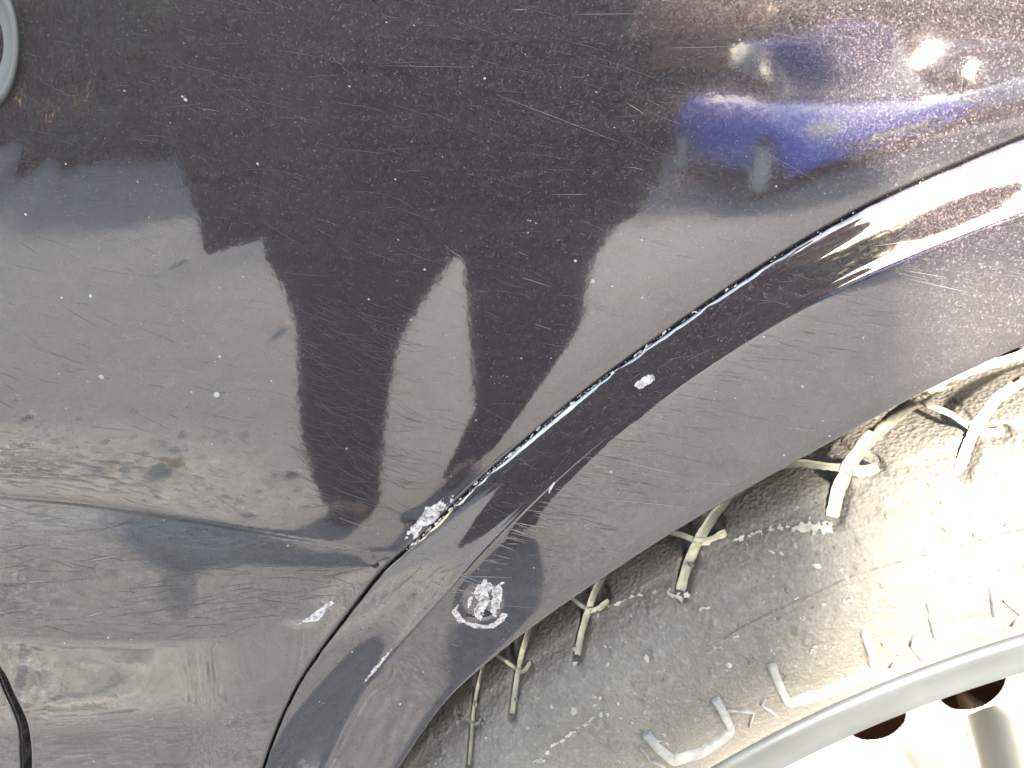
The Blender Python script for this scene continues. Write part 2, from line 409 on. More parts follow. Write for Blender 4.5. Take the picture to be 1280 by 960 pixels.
# dark inner structures behind the gap and in the wheel house
M_BLACK = simple('black_sealer', (.006, .006, .007), .8)
M_LINER = simple('black_plastic_liner', (.014, .013, .012), .85)
def inner():
    an = np.linspace(180, 62, 160)
    g = rG(an)
    rows = []
    for dr, y in ((.03, .018), (-.06, .018)):
        a = PC[0] + (g + dr) * np.cos(np.radians(an)); b = PC[1] + (g + dr) * np.sin(np.radians(an)); rows.append(place(a, b, y + 0 * an))
    G = np.stack(rows, 1); P(obj('gap_seal', G.reshape(-1, 3), grid_faces(160, 2), M_BLACK))
    rows = []
    for rad, y in ((2.02, .024), (2.10, .03), (2.14, .10), (2.14, .34), (1.2, .36), (.2, .36)):
        a = (CAM[0] + 1.42 * .235) + rad * .235 * np.cos(np.radians(an)); z = (CAM[2] - 2.12 * .235) + rad * .235 * np.sin(np.radians(an)); rows.append(np.stack([a, y + 0 * a, z], -1))
    G = np.stack(rows, 1); P(obj('wheel_house_liner', G.reshape(-1, 3), grid_faces(160, 6), M_LINER))
inner()

# round grey cap at the left edge
def round_cap():
    def P2(u, v, off): return on_panel(u, v, off)
    M_CAP = simple('grey_cap_plastic', (.055, .057, .054), .6)
    n = 96; th = np.linspace(0, 2 * math.pi, n, endpoint=False)
    prof = [(1.04, -.0006), (1.0, .0010), (.96, .0016), (.88, .0018), (.80, .0012), (.74, .0002), (.5, .0), (.2, .0), (.02, .0)]
    c0 = (-14, 55)
    rings = [on_panel(c0[0] + 37 * s * np.cos(th), c0[1] + 80 * s * np.sin(th), o) for s, o in prof]
    G = np.stack(rings, 0); G = np.concatenate([G, G[:, :1]], 1)
    cap = P(obj('round_cap', G.reshape(-1, 3), grid_faces(len(prof), n + 1), M_CAP)); cap['label'] = 'round light grey cap with a dark slot'
    # slot: a dark tapered recess plate whose glint is built as a bright metal tongue
    sl_ = [(-10, 62, 19, 24)]
    th2 = np.linspace(0, 2 * math.pi, 24, endpoint=False)
    pts = np.concatenate([on_panel(-14 + 17 * np.cos(th2), 72 + 16 * np.sin(th2), .00015), on_panel(np.array([-14.]), np.array([72.]), .0001)])
    s = obj('slot', list(pts), [(i, (i + 1) % 24, 24) for i in range(24)], M_BLACK, None); unparent_loc(s, car); s.parent = cap; s.matrix_parent_inverse = Matrix.Translation(car.location).inverted()
    tg = [(2, 61), (9, 59), (19, 61.5), (23, 63.5), (19, 65), (9, 64.5), (2, 64)]
    a0 = on_panel(np.array([p[0] for p in tg], float), np.array([p[1] for p in tg], float), .0012); a1 = a0.copy(); a1[:, 1] -= .0009
    k = len(tg); fs = [tuple(range(k, 2 * k))] + [(i, (i + 1) % k, k + (i + 1) % k, k + i) for i in range(k)]
    t = obj('glint_sliver', list(np.concatenate([a0, a1])), fs, simple('glint_metal', (.85, .85, .85), .25, 1), None, smooth=False); t.parent = cap; t.matrix_parent_inverse = Matrix.Translation(car.location).inverted()
round_cap()

def gravel():
    cx, cy = -1.40, -1.42
    acc = Acc()
    ico = [(0, 0, 1), (.9, 0, .2), (.28, .85, .2), (-.72, .52, .2), (-.72, -.52, .2), (.28, -.85, .2)]; f = [(0, 1, 2), (0, 2, 3), (0, 3, 4), (0, 4, 5), (0, 5, 1), (1, 5, 4), (1, 4, 3), (1, 3, 2)]
    for _ in range(5200):
        t = rng.uniform(0, 6.283); q = abs(rng.normal(0, .62)); x, y = cx + .72 * q * math.cos(t), cy + .56 * q * math.sin(t); s = min(.022, .003 + rng.exponential(.004)); a = rng.uniform(0, 6.28); c, sn = math.cos(a), math.sin(a); e = rng.uniform(.7, 1.3)
        p = np.array([(x + (px * c * e - py * sn) * s, y + (px * sn * e + py * c) * s, .003 + pz * s * .7) for px, py, pz in ico]); acc.add(p, np.array(f))
    o = obj('pebbles', np.concatenate(acc.v), np.concatenate(acc.f).astype(np.int32), mk_dust('pebble_stone', (.35, .33, .30), (.85, .80, .70)), None, False); tag(o, 'pale pebbles strewn over the sandy patch', 'pebbles', kind='stuff')

# ------------------------------------------------------------------ wear on the paint: scuffs, scratches, chips, dust
def vnoise(u, v, s, seed=0):
    out = np.empty(np.shape(u)); uf, vf = np.ravel(u), np.ravel(v); o = out.ravel()
    for i in range(len(uf)): o[i] = mnoise.fractal(Vector((uf[i] / s, vf[i] / s, seed)), .8, 2.1, 4)
    return out
def cells(mask_fn, box, step, off, mat, name, parent, surf=on_body):
    us = np.arange(box[0], box[2], step); vs = np.arange(box[1], box[3], step)
    U, V = np.meshgrid(us, vs); m = mask_fn(U, V)
    nr, nc = U.shape; F = grid_faces(nr, nc, True); keep = m.ravel()[F].min(1) > 0; F = F[keep]
    used, inv = np.unique(F, return_inverse=True)
    pts = surf(U.ravel()[used], V.ravel()[used], off)
    return pts, inv.reshape(-1, 4)
class Acc:
    def __init__(s): s.v = []; s.f = []; s.n = 0
    def add(s, v, f):
        if len(f) == 0: return
        s.v.append(np.asarray(v)); s.f.append(np.asarray(f) + s.n); s.n += len(v)
    def out(s, name, mat, parent=car, kind='stuff', smooth=False, label=None):
        o = obj(name, np.concatenate(s.v), np.concatenate(s.f).astype(np.int32), mat, None, smooth)
        unparent_loc(o, parent)
        if kind: o['kind'] = kind
        if label: o['label'] = label
        return o
def strip(acc, pts, wd, off, surf=on_body, taper=True):
    p = np.array(pts, float)
    d = np.gradient(p, axis=0); n = np.stack([-d[:, 1], d[:, 0]], 1); n /= np.linalg.norm(n, axis=1)[:, None] + 1e-9
    k = len(p); t = np.linspace(0, 1, k); w_ = wd * (np.sin(np.pi * np.clip(t, .02, .98)) ** .5 if taper else 1) / 2
    w_ = np.broadcast_to(w_, (k,))
    L = p + n * w_[:, None]; Rr = p - n * w_[:, None]
    pts3 = np.concatenate([surf(L[:, 0], L[:, 1], off), surf(Rr[:, 0], Rr[:, 1], off)])
    i = np.arange(k - 1); acc.add(pts3, np.stack([i, i + 1, i + 1 + k, i + k], 1))
M_SCR = simple('bare_scratch', (.028, .026, .027), .55)
M_SCRB = simple('bright_scratch', (.10, .095, .092), .5)
M_CHIP = simple('pale_chip', (.19, .185, .175), .8)
def mk_scuff_glint():  # scraped primer tone, also used for the painted highlights
    m = NT('scraped_primer_and_glint'); a = m.noise(700, 6, .75); c = m.ramp(a.outputs[0], [(.36, (.03, .026, .028)), (.45, (.14, .125, .125)), (.56, (.30, .275, .275)), (.75, (.42, .40, .40))])
    return m.set(Base_Color=c, Roughness=.6, Normal=m.bump(a.outputs[0], .25, .0003))
M_SCUFF_GLINT = mk_scuff_glint()
gravel()
def wear():
    faint, bright = Acc(), Acc()
    def inpanel(u, v): return gapdist(u, v) > 6
    def seg(acc, u, v, ang, ln, wd, bend=0.0):
        n = 6; t = np.linspace(-.5, .5, n); c, s = math.cos(ang), math.sin(ang)
        x = u + c * t * ln - s * bend * (t * t) * ln; y = v + s * t * ln + c * bend * (t * t) * ln
        g = gapdist(x, y)
        if g.min() < 4 and g.max() > -2: return
        strip(acc, np.stack([x, y], 1), wd, .00006)
    # long fine scratches, slightly falling to the right
    for _ in range(900):
        u, v = rng.uniform(0, 1280), rng.uniform(0, 640)
        if not inpanel(u, v): continue
        seg(faint, u, v, R(rng.normal(14, 9)), rng.exponential(20) + 5, rng.uniform(.2, .42), rng.normal(0, .1))
    for _ in range(150):                      # wiping arcs over the middle
        u, v = rng.uniform(380, 520), rng.uniform(380, 640)
        if inpanel(u, v): seg(faint, u, v, R(rng.normal(22, 12)), rng.uniform(25, 70), .35, -.3)
    for _ in range(26):
        u, v = rng.uniform(60, 1250), rng.uniform(10, 620)
        if inpanel(u, v): seg(bright, u, v, R(rng.normal(16, 8)), rng.uniform(10, 40), rng.uniform(.25, .5), rng.normal(0, .15))
    for a in ((480, 82, 592, 84, .6), (620, 118, 775, 178, .8), (783, 128, 806, 143, 1.3), (148, 299, 182, 312, 1.0), (650, 346, 690, 359, 1.1), (668, 405, 690, 412, 1.2), (424, 648, 460, 660, 1.0), (830, 60, 925, 58, .8), (720, 18, 805, 17, .8), (195, 545, 265, 567, .8), (130, 430, 180, 421, .8), (118, 349, 148, 356, .9), (415, 610, 465, 628, .7), (640, 12, 660, 12, 1.0), (905, 160, 1030, 232, .5), (690, 243, 735, 243, .8)):
        strip(bright, np.linspace(a[:2], a[2:4], 8), a[4] * .5, .00007)
    # scratches in the scoop
    for _ in range(160):
        u = rng.uniform(0, 440); v = rng.uniform(float(vcrease(u)) + 8, float(vlow(u)) - 6) if vlow(u) - vcrease(u) > 20 else 0
        if v: seg(faint, u, v, R(rng.normal(-5, 8)), rng.uniform(15, 60), .4, .1)
    for a in ((105, 702, 150, 694), (34, 728, 58, 726), (108, 771, 128, 765)): strip(bright, np.linspace(a[:2], a[2:], 6), 1.6, .00007)
    # crossing scratches over the flange: bundles that start at the ridge
    for _ in range(330):
        t = rng.beta(1.6, 1.6); an = 148 - t * 40; q = 1 + rng.beta(1.1, 3) * .95
        r = rR(an) + (rL(an) - rR(an)) * (q - 1); a = PC[0] + r * math.cos(R(an)); b = PC[1] + r * math.sin(R(an)); u, v = unslope(a, b)
        if u < 560 or u > 1290: continue
        ln = rng.exponential(18) + 6; seg(bright if rng.random() < .2 else faint, u + ln / 2, v, R(rng.normal(11, 5)), ln, rng.uniform(.25, .6))
    for _ in range(90):                       # dense tuft at the ridge in the middle
        t = rng.uniform(0, 1); an = 137.5 - t * 12; a = PC[0] + (rR(an) - rng.uniform(-.006, .04)) * math.cos(R(an)); b = PC[1] + (rR(an) - rng.uniform(-.006, .04)) * math.sin(R(an)); u, v = unslope(a, b)
        seg(bright, u + 8, v, R(rng.normal(10, 6)), rng.uniform(8, 34), rng.uniform(.4, .9))
    for _ in range(260):                      # facet
        an = rng.uniform(102, 138); q = rng.uniform(.12, .9); r = rG(an) + (rR(an) - rG(an)) * q
        u, v = unslope(PC[0] + r * math.cos(R(an)), PC[1] + r * math.sin(R(an)))
        seg(faint, u, v, R(rng.normal(-35 if rng.random() < .5 else 18, 12)), rng.exponential(9) + 4, .45)
    for a in ((770, 575, 845, 592, 1.3), (765, 585, 860, 603, .9), (735, 622, 862, 634, 1.0), (1090, 308, 1180, 296, .8), (575, 720, 640, 722, .8), (880, 603, 920, 606, .8), (470, 755, 492, 757, 1.4), (465, 757, 485, 756, 1.4)):
        strip(bright, np.linspace(a[:2], a[2:4], 8), a[4], .00008)
    faint.out('fine_scratches', M_SCR); bright.out('bright_scratches', M_SCRB)
    # specks of dust and chips
    sp_ = Acc()
    def speck(u, v, r, asp=1.0):
        n = 7; th = np.linspace(0, 2 * math.pi, n, endpoint=False) + rng.uniform(0, 1); rr = r * rng.uniform(.65, 1.15, n); t0 = rng.uniform(0, 3)
        x = rr * np.cos(th) * asp; y = rr * np.sin(th); c, s = math.cos(.3), math.sin(.3)
        p = on_body(np.append(u + x * c - y * s, u), np.append(v + x * s + y * c, v), np.append(np.full(n, .00003), .00003 + r * .00008))
        sp_.add(p, np.array([(i, (i + 1) % n, n, n) for i in range(n)])[:, :3])
    for (u, v, r) in ((126, 471, 3.6), (271, 494, 4.6), (322, 205, 2.0), (232, 125, 2.6), (228, 121, 1.8), (113, 370, 2.6), (77, 372, 1.6), (32, 268, 2.0), (741, 352, 3.2), (719, 326, 2.0), (275, 446, 2.2), (339, 476, 1.6), (82, 205, 1.3), (437, 108, 1.5), (606, 98, 1.8), (745, 115, 1.2), (494, 224, 1.4), (663, 276, 1.2), (660, 291, 1.5), (765, 358, 1.3), (531, 337, 1.6), (360, 682, 1.6), (135, 797, 1.7), (461, 374, 1.5), (514, 400, 1.5), (970, 233, 1.6), (802, 300, 1.5), (1003, 483, 2.2), (955, 421, 1.6), (1079, 422, 1.8), (595, 525, 1.2), (433, 561, 1.5), (74, 467, 1.2), (110, 477, 1.2), (1037, 545, 1.5), (980, 569, 1.5), (764, 590, 2), (500, 880, 1.5), (440, 815, 1.5)):
        speck(u, v, r * .85, 1.25)
    for _ in range(520):
        u, v = rng.uniform(0, 1280), rng.uniform(0, 960); a, b = slope(u, v); an = math.degrees(math.atan2(b - PC[1], a - PC[0]))
        if math.hypot(a - PC[0], b - PC[1]) < rL(an) + .01: continue
        if abs(gapdist(u, v)) < 4: continue
        speck(u, v, min(1.2, .22 + rng.exponential(.2)), 1.3)
    f4 = np.concatenate(sp_.f).astype(np.int32)
    o = obj('dust_specks', np.concatenate(sp_.v), f4, M_CHIP, None, False); unparent_loc(o, car); o['kind'] = 'stuff'
    # chipped edge along the gap
    ch = Acc()
    for _ in range(300):
        t = rng.beta(1.2, 3.0); an = 137.3 - t * 26; r = rG(an) + rng.normal(.0005, .0012)
        u, v = unslope(PC[0] + r * math.cos(R(an)), PC[1] + r * math.sin(R(an)))
        s = min(2.4, .3 + rng.exponential(.5)); th = np.linspace(0, 2 * math.pi, 6, endpoint=False); p3 = []
        rr = s * rng.uniform(.5, 1.2, 6)
        y0 = float(flareY(np.array([u - 1.]), np.array([v + 2.]))[0]) - .0003
        el_ = rng.uniform(1, 2.6); tx, ty = rr * np.cos(th) * el_, rr * np.sin(th) * .8; a, b = slope(u + tx * .76 + ty * .65, v - tx * .65 + ty * .76); p = place(a, b, np.full(6, y0) + rng.uniform(-.0001, .0001, 6)); ch.add(np.concatenate([p, p.mean(0, keepdims=True) + [[0, -.0003, 0]]]), np.array([(i, (i + 1) % 6, 6) for i in range(6)]))
    o = obj('chipped_edge', np.concatenate(ch.v), np.concatenate(ch.f).astype(np.int32), M_SCUFF_GLINT, None, False); unparent_loc(o, car); o['kind'] = 'stuff'
    # scuffs: torn pale patches, along with two painted highlights
    sc = Acc()
    def rot(U, V, u0, v0, an): c, s = math.cos(R(an)), math.sin(R(an)); return (U - u0) * c + (V - v0) * s, -(U - u0) * s + (V - v0) * c
    def f1(U, V):
        x, y = rot(U, V, 534, 648, -43); e = 1 - (x / 40) ** 2 - (y / 9.5) ** 2; n = vnoise(x * .45, y, 9, 3); return (e + n * 1.0 - .12 > 0) & (gapdist(U, V) > 2.5)
    sc.add(*cells(f1, (495, 610, 575, 690), .9, .0001, None, '', None))
    def f2(U, V):
        x, y = rot(U, V, 607, 746, 14); e = 1 - (x / 21) ** 2 - (y / 27) ** 2; n = vnoise(x, y * .6, 11, 9); return (e * .9 + n * 1.1 - .18 > 0)
    sc.add(*cells(f2, (572, 705, 645, 785), .9, .0001, None, '', None))
    def f3(U, V):       # ragged crescent below the knocked spot
        x, y = (U - 602) / 31, (V - 762) / 22; r = np.hypot(x, y); n = vnoise(U, V, 16, 5); return (np.abs(r - .98) < .12 + n * .16) & (y > -.05 + .25 * x)
    sc.add(*cells(f3, (560, 735, 650, 800), .9, .0001, None, '', None))
    def f4_(U, V):      # painted highlight, a sliver on the ridge end
        x, y = rot(U, V, 472, 833, -55); return (np.abs(y - 2 * np.sin(x / 22)) < 2.8 * (1 - (x / 34) ** 2) + vnoise(U, V, 5, 2) * 1.2 - .3)
    sc.add(*cells(f4_, (435, 790, 510, 875), .8, .0001, None, '', None))
    def f5(U, V):       # drop-shaped highlight painted in at the end of the scoop
        x, y = rot(U, V, 385, 773, -30); return (y < 8.5 * np.exp(-((x - 10) / 14) ** 2) + .5) & (y > -2 - .10 * x) & (np.abs(x) < 38) & (y < (x + 55) * .22)
    sc.add(*cells(f5, (335, 730, 425, 800), .8, .0001, None, '', None))
    def f6(U, V):
        x, y = rot(U, V, 806, 477, -33); return ((x / 14) ** 4 + (y / 6) ** 2 + vnoise(U, V, 6, 8) * .5 < 1)
    sc.add(*cells(f6, (780, 455, 835, 500), .8, .0001, None, '', None))
    def f8(U, V):
        x, y = rot(U, V, 689, 609, -62); return (np.abs(y - x * x * .02) < 2.2 * (1 - (x / 10) ** 2))
    sc.add(*cells(f8, (672, 592, 705, 625), .7, .0001, None, '', None))
    sc.out('scrapes_and_glints', M_SCUFF_GLINT, label='pale scraped and flaked paint patches with painted highlights')
wear()

# ------------------------------------------------------------------ the wheel
WC = np.array([CAM[0] + 1.33 * .235, CAM[2] - 2.25 * .235]); WR = .235
_tr = np.array([1.20, 1.56, 1.585, 1.60, 1.615, 1.66, 1.72, 1.79, 1.86, 1.91, 1.945, 1.962, 1.968]); _ty = np.array([.055, .040, .029, .0245, .0215, .0165, .0125, .0115, .0150, .0210, .0290, .0390, .0500])
TRr = np.linspace(1.575, 1.968, 260); TYy = np.interp(TRr, _tr, _ty); _k = np.hanning(15); _k /= _k.sum(); TYy = np.convolve(np.pad(TYy, 7, 'edge'), _k, 'valid')
def tyreY(x, z): return np.interp(np.hypot(x - WC[0], z - WC[1]) / WR, TRr, TYy)
def on_tyre(u, v, off=0, surf=tyreY):
    a, b = slope(u, v); y = np.full(np.shape(a), .02)
    for _ in range(6):
        p = place(a, b, y); y = surf(p[..., 0], p[..., 2])
    p = place(a, b, y); p[..., 1] -= off; return p
grooves = [  # main channel, side branch, tip; widths in px
 ([(1300,443),(1261,457),(1205,469),(1156,499),(1122,525),(1089,555),(1066,585),(1051,619),(1044,652)], [(1066,590),(1040,588),(1005,583),(968,587)], [(1066,590),(1085,594),(1103,588)], 17),
 ([(1330,455),(1280,482),(1250,504),(1227,536),(1216,559),(1205,592)], [(1222,540),(1194,521),(1160,508)], [(1222,540),(1240,546),(1262,543)], 14),
 ([(975,585),(945,602),(915,623),(892,653),(874,682),(861,712),(852,745)], [(874,682),(855,674),(828,667)], [(874,682),(890,682),(910,670)], 12),
 ([(775,695),(757,722),(744,746),(735,772),(727,799),(722,826)], [(735,768),(726,762),(705,745)], [(735,770),(748,768),(761,756)], 8),
 ([(670,770),(660,797),(652,825),(647,850),(643,875),(640,900)], [(648,845),(640,838),(615,822)], [(648,847),(656,845),(663,834)], 6.5),
 ([(606,830),(598,860),(592,890),(589,925),(586,965)], [(590,912),(584,906),(572,896)], [(590,912),(597,912),(601,903)], 4.5),
]
def dense(pts, step=3.0):
    p = np.array(pts, float); s = np.concatenate([[0], np.cumsum(np.hypot(*np.diff(p, axis=0).T))]); n = max(3, int(s[-1] / step))
    t = np.linspace(0, s[-1], n); q = np.stack([np.interp(t, s, p[:, 0]), np.interp(t, s, p[:, 1])], 1)
    if n > 7:
        k = np.hanning(7); k /= k.sum(); q2 = np.stack([np.convolve(np.pad(q[:, i], 3, 'reflect', reflect_type='odd'), k, 'valid') for i in (0, 1)], 1); q = q2
    return q
def tyre():
    wheel = empty('wheel', (WC[0], .03, WC[1])); unparent_loc(wheel, car)
    wheel['label'] = 'dusty wheel with a worn black tyre and a pale alloy rim'
    winv = Matrix.Translation(wheel.location).inverted()
    def Wp(o): o.parent = wheel; o.matrix_parent_inverse = winv; return o
    # groove segments in the wheel plane
    segs = []; strips = []
    for main, br, tip, wd in grooves:
        for pl, ww in ((dense(main), wd), (dense(br), wd * .55), (dense(tip), wd * .8)):
            p3 = on_tyre(pl[:, 0], pl[:, 1]); segs.append((p3[:, [0, 2]], ww * .00026 * .5)); strips.append((pl, ww))
    base3 = segs[0][0], segs[1][0], segs[2][0]
    extra = []
    for k in range(1, 16):                     # the same channels go on round the wheel past the picture
        for (pp, ww) in ((segs[3][0], .0018), (segs[4][0], .001), (segs[5][0], .0014)):
            a = -R(8.0) * k; c, s = math.cos(a), math.sin(a); q = pp - WC; q = np.stack([q[:, 0] * c - q[:, 1] * s, q[:, 0] * s + q[:, 1] * c], 1) + WC; extra.append((q, ww))
    ang = np.concatenate([np.linspace(180, 152, 40, endpoint=False), np.linspace(152, 98, 820, endpoint=False), np.linspace(98, -180, 420)])
    Aa, Rr = np.meshgrid(np.radians(ang), TRr[::2 ] , indexing='ij')
    Rr = Rr.copy()
    X = WC[0] + Rr * WR * np.cos(Aa); Z = WC[1] + Rr * WR * np.sin(Aa); Y = np.interp(Rr, TRr, TYy)
    vis = (ang > 60); Xv, Zv = X[vis], Z[vis]; dep = np.zeros_like(Xv)
    for q, hw in segs + extra:
        lo = q.min(0) - .01; hi = q.max(0) + .01
        m = (Xv > lo[0]) & (Xv < hi[0]) & (Zv > lo[1]) & (Zv < hi[1])
        if not m.any(): continue
        pts = np.stack([Xv[m], Zv[m]], 1); best = np.full(len(pts), 9.)
        for i in range(len(q) - 1):
            d = q[i + 1] - q[i]; t = np.clip(((pts - q[i]) @ d) / (d @ d + 1e-12), 0, 1); best = np.minimum(best, np.hypot(*(pts - q[i] - t[:, None] * d).T))
        dep[m] = np.maximum(dep[m], 1 - sst((best - hw) / .0009))
    # lumps and worn nicks in the shoulder
    lum = np.zeros_like(Xv)
    for _ in range(260):
        a = R(rng.uniform(100, 150)); r = (1.62 + .33 * rng.beta(2.2, 1.3)) * WR; x0, z0 = WC[0] + r * math.cos(a), WC[1] + r * math.sin(a); s = rng.uniform(.0007, .0022); hgt = rng.choice([-1, 1], p=[.45, .55]) * rng.uniform(.0003, .0011)
        m = (abs(Xv - x0) < 3 * s) & (abs(Zv - z0) < 3 * s); e = rng.uniform(.5, 2)
        lum[m] += hgt * np.exp(-(((Xv[m] - x0) ** 2) * e + (Zv[m] - z0) ** 2 / e) / s ** 2)
    Y[vis] += .0042 * dep - lum
    # rings moulded in the sidewall
    for r0, h_, wd in ((1.735, .0005, .004), (1.607, .0012, .006), (1.93, -.0006, .003), (1.84, .0003, .002)):
        Y -= h_ * np.exp(-((Rr - r0) / wd) ** 2)
    G = np.stack([X, Y, Z], -1)
    rows = [G]
    # tread face with circumferential grooves
    for r, y in ((1.985, .058), (1.992, .085), (1.95, .088), (1.95, .098), (1.995, .101), (1.998, .15), (1.95, .153), (1.95, .163), (1.998, .166), (1.99, .235), (1.93, .255), (1.6, .26)):
        rows.append(np.stack([WC[0] + r * WR * np.cos(Aa[:, :1]), y + 0 * Aa[:, :1], WC[1] + r * WR * np.sin(Aa[:, :1])], -1))
    G = np.concatenate(rows, 1); G[..., 2] = np.maximum(G[..., 2], .001)
    Wp(obj('tyre', G.reshape(-1, 3), grid_faces(G.shape[0], G.shape[1]), M_RUB))
    # packed dust in the channels
    for pl, ww in strips:
        p = pl; n = len(p); d = np.gradient(p, axis=0); nn = np.stack([-d[:, 1], d[:, 0]], 1); nn /= np.linalg.norm(nn, axis=1)[:, None]
        cols = []
        for s, off in ((-.52, -.0026), (-.42, -.0033), (0, -.0035), (.42, -.0033), (.52, -.0026)):
            wv = ww * s * (1 + .03 * np.sin(np.arange(n) * .5)) * np.interp(np.arange(n), [0, n - 1.5, n - 1], [1, 1, .7]); wv = wv + .035 * ww * rng.normal(0, .5, n); q = p + nn * wv[:, None]; cols.append(on_tyre(q[:, 0], q[:, 1], off + rng.normal(0, .00012, n)))
        o = Wp(obj('packed_dust', np.stack(cols, 1).reshape(-1, 3), grid_faces(n, 5), M_DUST))
    for q, hw in extra[3:]:
        p = q; n = len(p); d = np.gradient(p, axis=0); nn = np.stack([-d[:, 1], d[:, 0]], 1); nn /= np.linalg.norm(nn, axis=1)[:, None]; cols = []
        for s in (-1.2, 0, 1.2):
            c = p + nn * hw * s; cols.append(np.stack([c[:, 0], tyreY(c[:, 0], c[:, 1]) + .0026, c[:, 1]], -1))
        Wp(obj('packed_dust', np.stack(cols, 1).reshape(-1, 3), grid_faces(n, 3), M_DUST))
    # raised bars (brackets, chevrons, ring) on the sidewall
    def bar(name, pts, wd, h, mat=M_RUB, step=2.5, ends=(1, 1), wob=0, sm=True):
        p = dense(pts, step) if sm else np.array(pts, float); n = len(p)
        d = np.gradient(p, axis=0); nn = np.stack([-d[:, 1], d[:, 0]], 1); nn /= np.linalg.norm(nn, axis=1)[:, None]
        tap = np.interp(np.linspace(0, 1, n), [0, .05, .95, 1], [ends[0], 1, 1, ends[1]]) * (1 + wob * np.array([mnoise.noise(Vector((i * .35, wd, 0))) for i in range(n)]))
        cols = []
        for s, hh in ((-.55, -.0004), (-.40, h * .9), (-.3, h), (.3, h), (.40, h * .9), (.55, -.0004)):
            q = p + nn * (wd * s * tap)[:, None]; cols.append(on_tyre(q[:, 0], q[:, 1], hh))
        G = np.stack(cols, 1); vs = G.reshape(-1, 3); fs = [tuple(f) for f in grid_faces(n, 6)] + [tuple(range(5, -1, -1)), tuple((n - 1) * 6 + i for i in range(6))]
        return Wp(obj(name, list(vs), fs, mat))
    pads = [([(806,915),(822,934),(841,950),(875,940),(905,920),(914,911),(903,888),(893,872)], 9), ([(964,830),(972,852),(984,877),(1025,868),(1062,851),(1092,836),(1087,812),(1079,788)], 9), ([(1162,752),(1166,775),(1171,795),(1205,787),(1240,778),(1246,774),(1243,752),(1240,733)], 9)]
    for pts, wd in pads:
        bar('sidewall_bracket', pts, wd + 2, .0017, M_WORN, wob=.15, step=2)
        c = np.mean(np.array(pts), 0)
    # low pad inside each bracket
    for q in ([(824,912),(893,876),(905,905),(842,938)], [(976,838),(1074,796),(1084,830),(990,866)], [(1175,762),(1236,742),(1239,768),(1178,784)]):
        q = np.array(q, float); s, t = np.meshgrid(np.linspace(0, 1, 14), np.linspace(0, 1, 8))
        Pq = q[0][:, None, None] * 0 + (q[0][:, None, None] * ((1 - s) * (1 - t)) + q[1][:, None, None] * (s * (1 - t)) + q[2][:, None, None] * (s * t) + q[3][:, None, None] * ((1 - s) * t))
        edge = (np.minimum(np.minimum(s, 1 - s) * 5, np.minimum(t, 1 - t) * 4)).clip(0, 1)
        g = on_tyre(Pq[0], Pq[1], 0); g[..., 1] -= -.0003 + .0011 * sst(edge)
        Wp(obj('sidewall_pad', g.reshape(-1, 3), grid_faces(8, 14), M_RUB))
    for pts in ([(1102,804),(1123,817),(1111,834)], [(1142,793),(1137,806),(1152,825)], [(905,885),(942,889),(936,907)], [(956,872),(951,879),(972,894)], [(1254,750),(1274,767),(1263,782)], [(800,932),(812,948),(832,958)], [(1290,742),(1286,756),(1300,772)]):
        for a, b in ((pts[0], pts[1]), (pts[1], pts[2])):
            bar('chevron_bar', [a, b], 2.2, .0013, M_WORN, sm=False)
    bar('sidewall_ring', [(905,798),(945,778),(980,762),(1020,744),(1065,723),(1105,711),(1150,699),(1215,681),(1290,662),(1380,640)], 9, .0007, M_RUB, wob=.2, ends=(.1, .8))
    film = Acc()
    def streak(pts, wd, thr, nsc, seed):
        p = dense(pts); bx = (p[:, 0].min() - wd, p[:, 1].min() - wd, p[:, 0].max() + wd, p[:, 1].max() + wd)
        def f(U, V):
            best = np.full(U.shape, 99.)
            for i in range(len(p) - 1):
                d = p[i + 1] - p[i]; t = np.clip(((U - p[i, 0]) * d[0] + (V - p[i, 1]) * d[1]) / (d @ d), 0, 1); best = np.minimum(best, np.hypot(U - p[i, 0] - t * d[0], V - p[i, 1] - t * d[1]))
            return (1 - best / wd * 2) + vnoise(U, V, nsc, seed) * 1.3 - thr > 0
        film.add(*cells(f, bx, 1.1, .0007 if wd > 8 else .00035, None, '', None, surf=on_tyre))
    streak([(905,798),(945,778),(1020,744),(1065,723),(1150,699),(1290,662)], 8, .25, 9, 1)
    streak([(655,962),(700,926),(755,888)], 7, .5, 7, 2); streak([(915,675),(950,664),(985,657)], 8, .5, 6, 3); streak([(765,757),(790,745),(820,738)], 6, .5, 6, 4)
    streak([(997,659),(1015,658),(1037,660)], 16, .2, 8, 5); streak([(836,740),(848,746),(862,744)], 12, .3, 7, 6); streak([(722,828),(716,832)], 8, .3, 5, 7); streak([(740,880),(790,905),(820,870)], 10, .9, 6, 8)
    for _ in range(26):
        u, v = rng.uniform(640, 1260), 0; v = 1010 - (u - 560) * .62 - rng.uniform(-150, 60)
        aa, bb = slope(u, v); rr_ = math.hypot(aa - 1.33, bb + 2.25)
        if 1.65 < rr_ < 1.92: streak([(u, v), (u + rng.uniform(4, 16), v - rng.uniform(-4, 9))], rng.uniform(4, 9), .5, 4, 20 + _)
    o = obj('dust_film', np.concatenate(film.v), np.concatenate(film.f).astype(np.int32), M_DUST2, None, False); Wp(o)['kind'] = 'stuff'
    # crumbs and grit on the rubber
    cr = Acc(); crd = Acc()
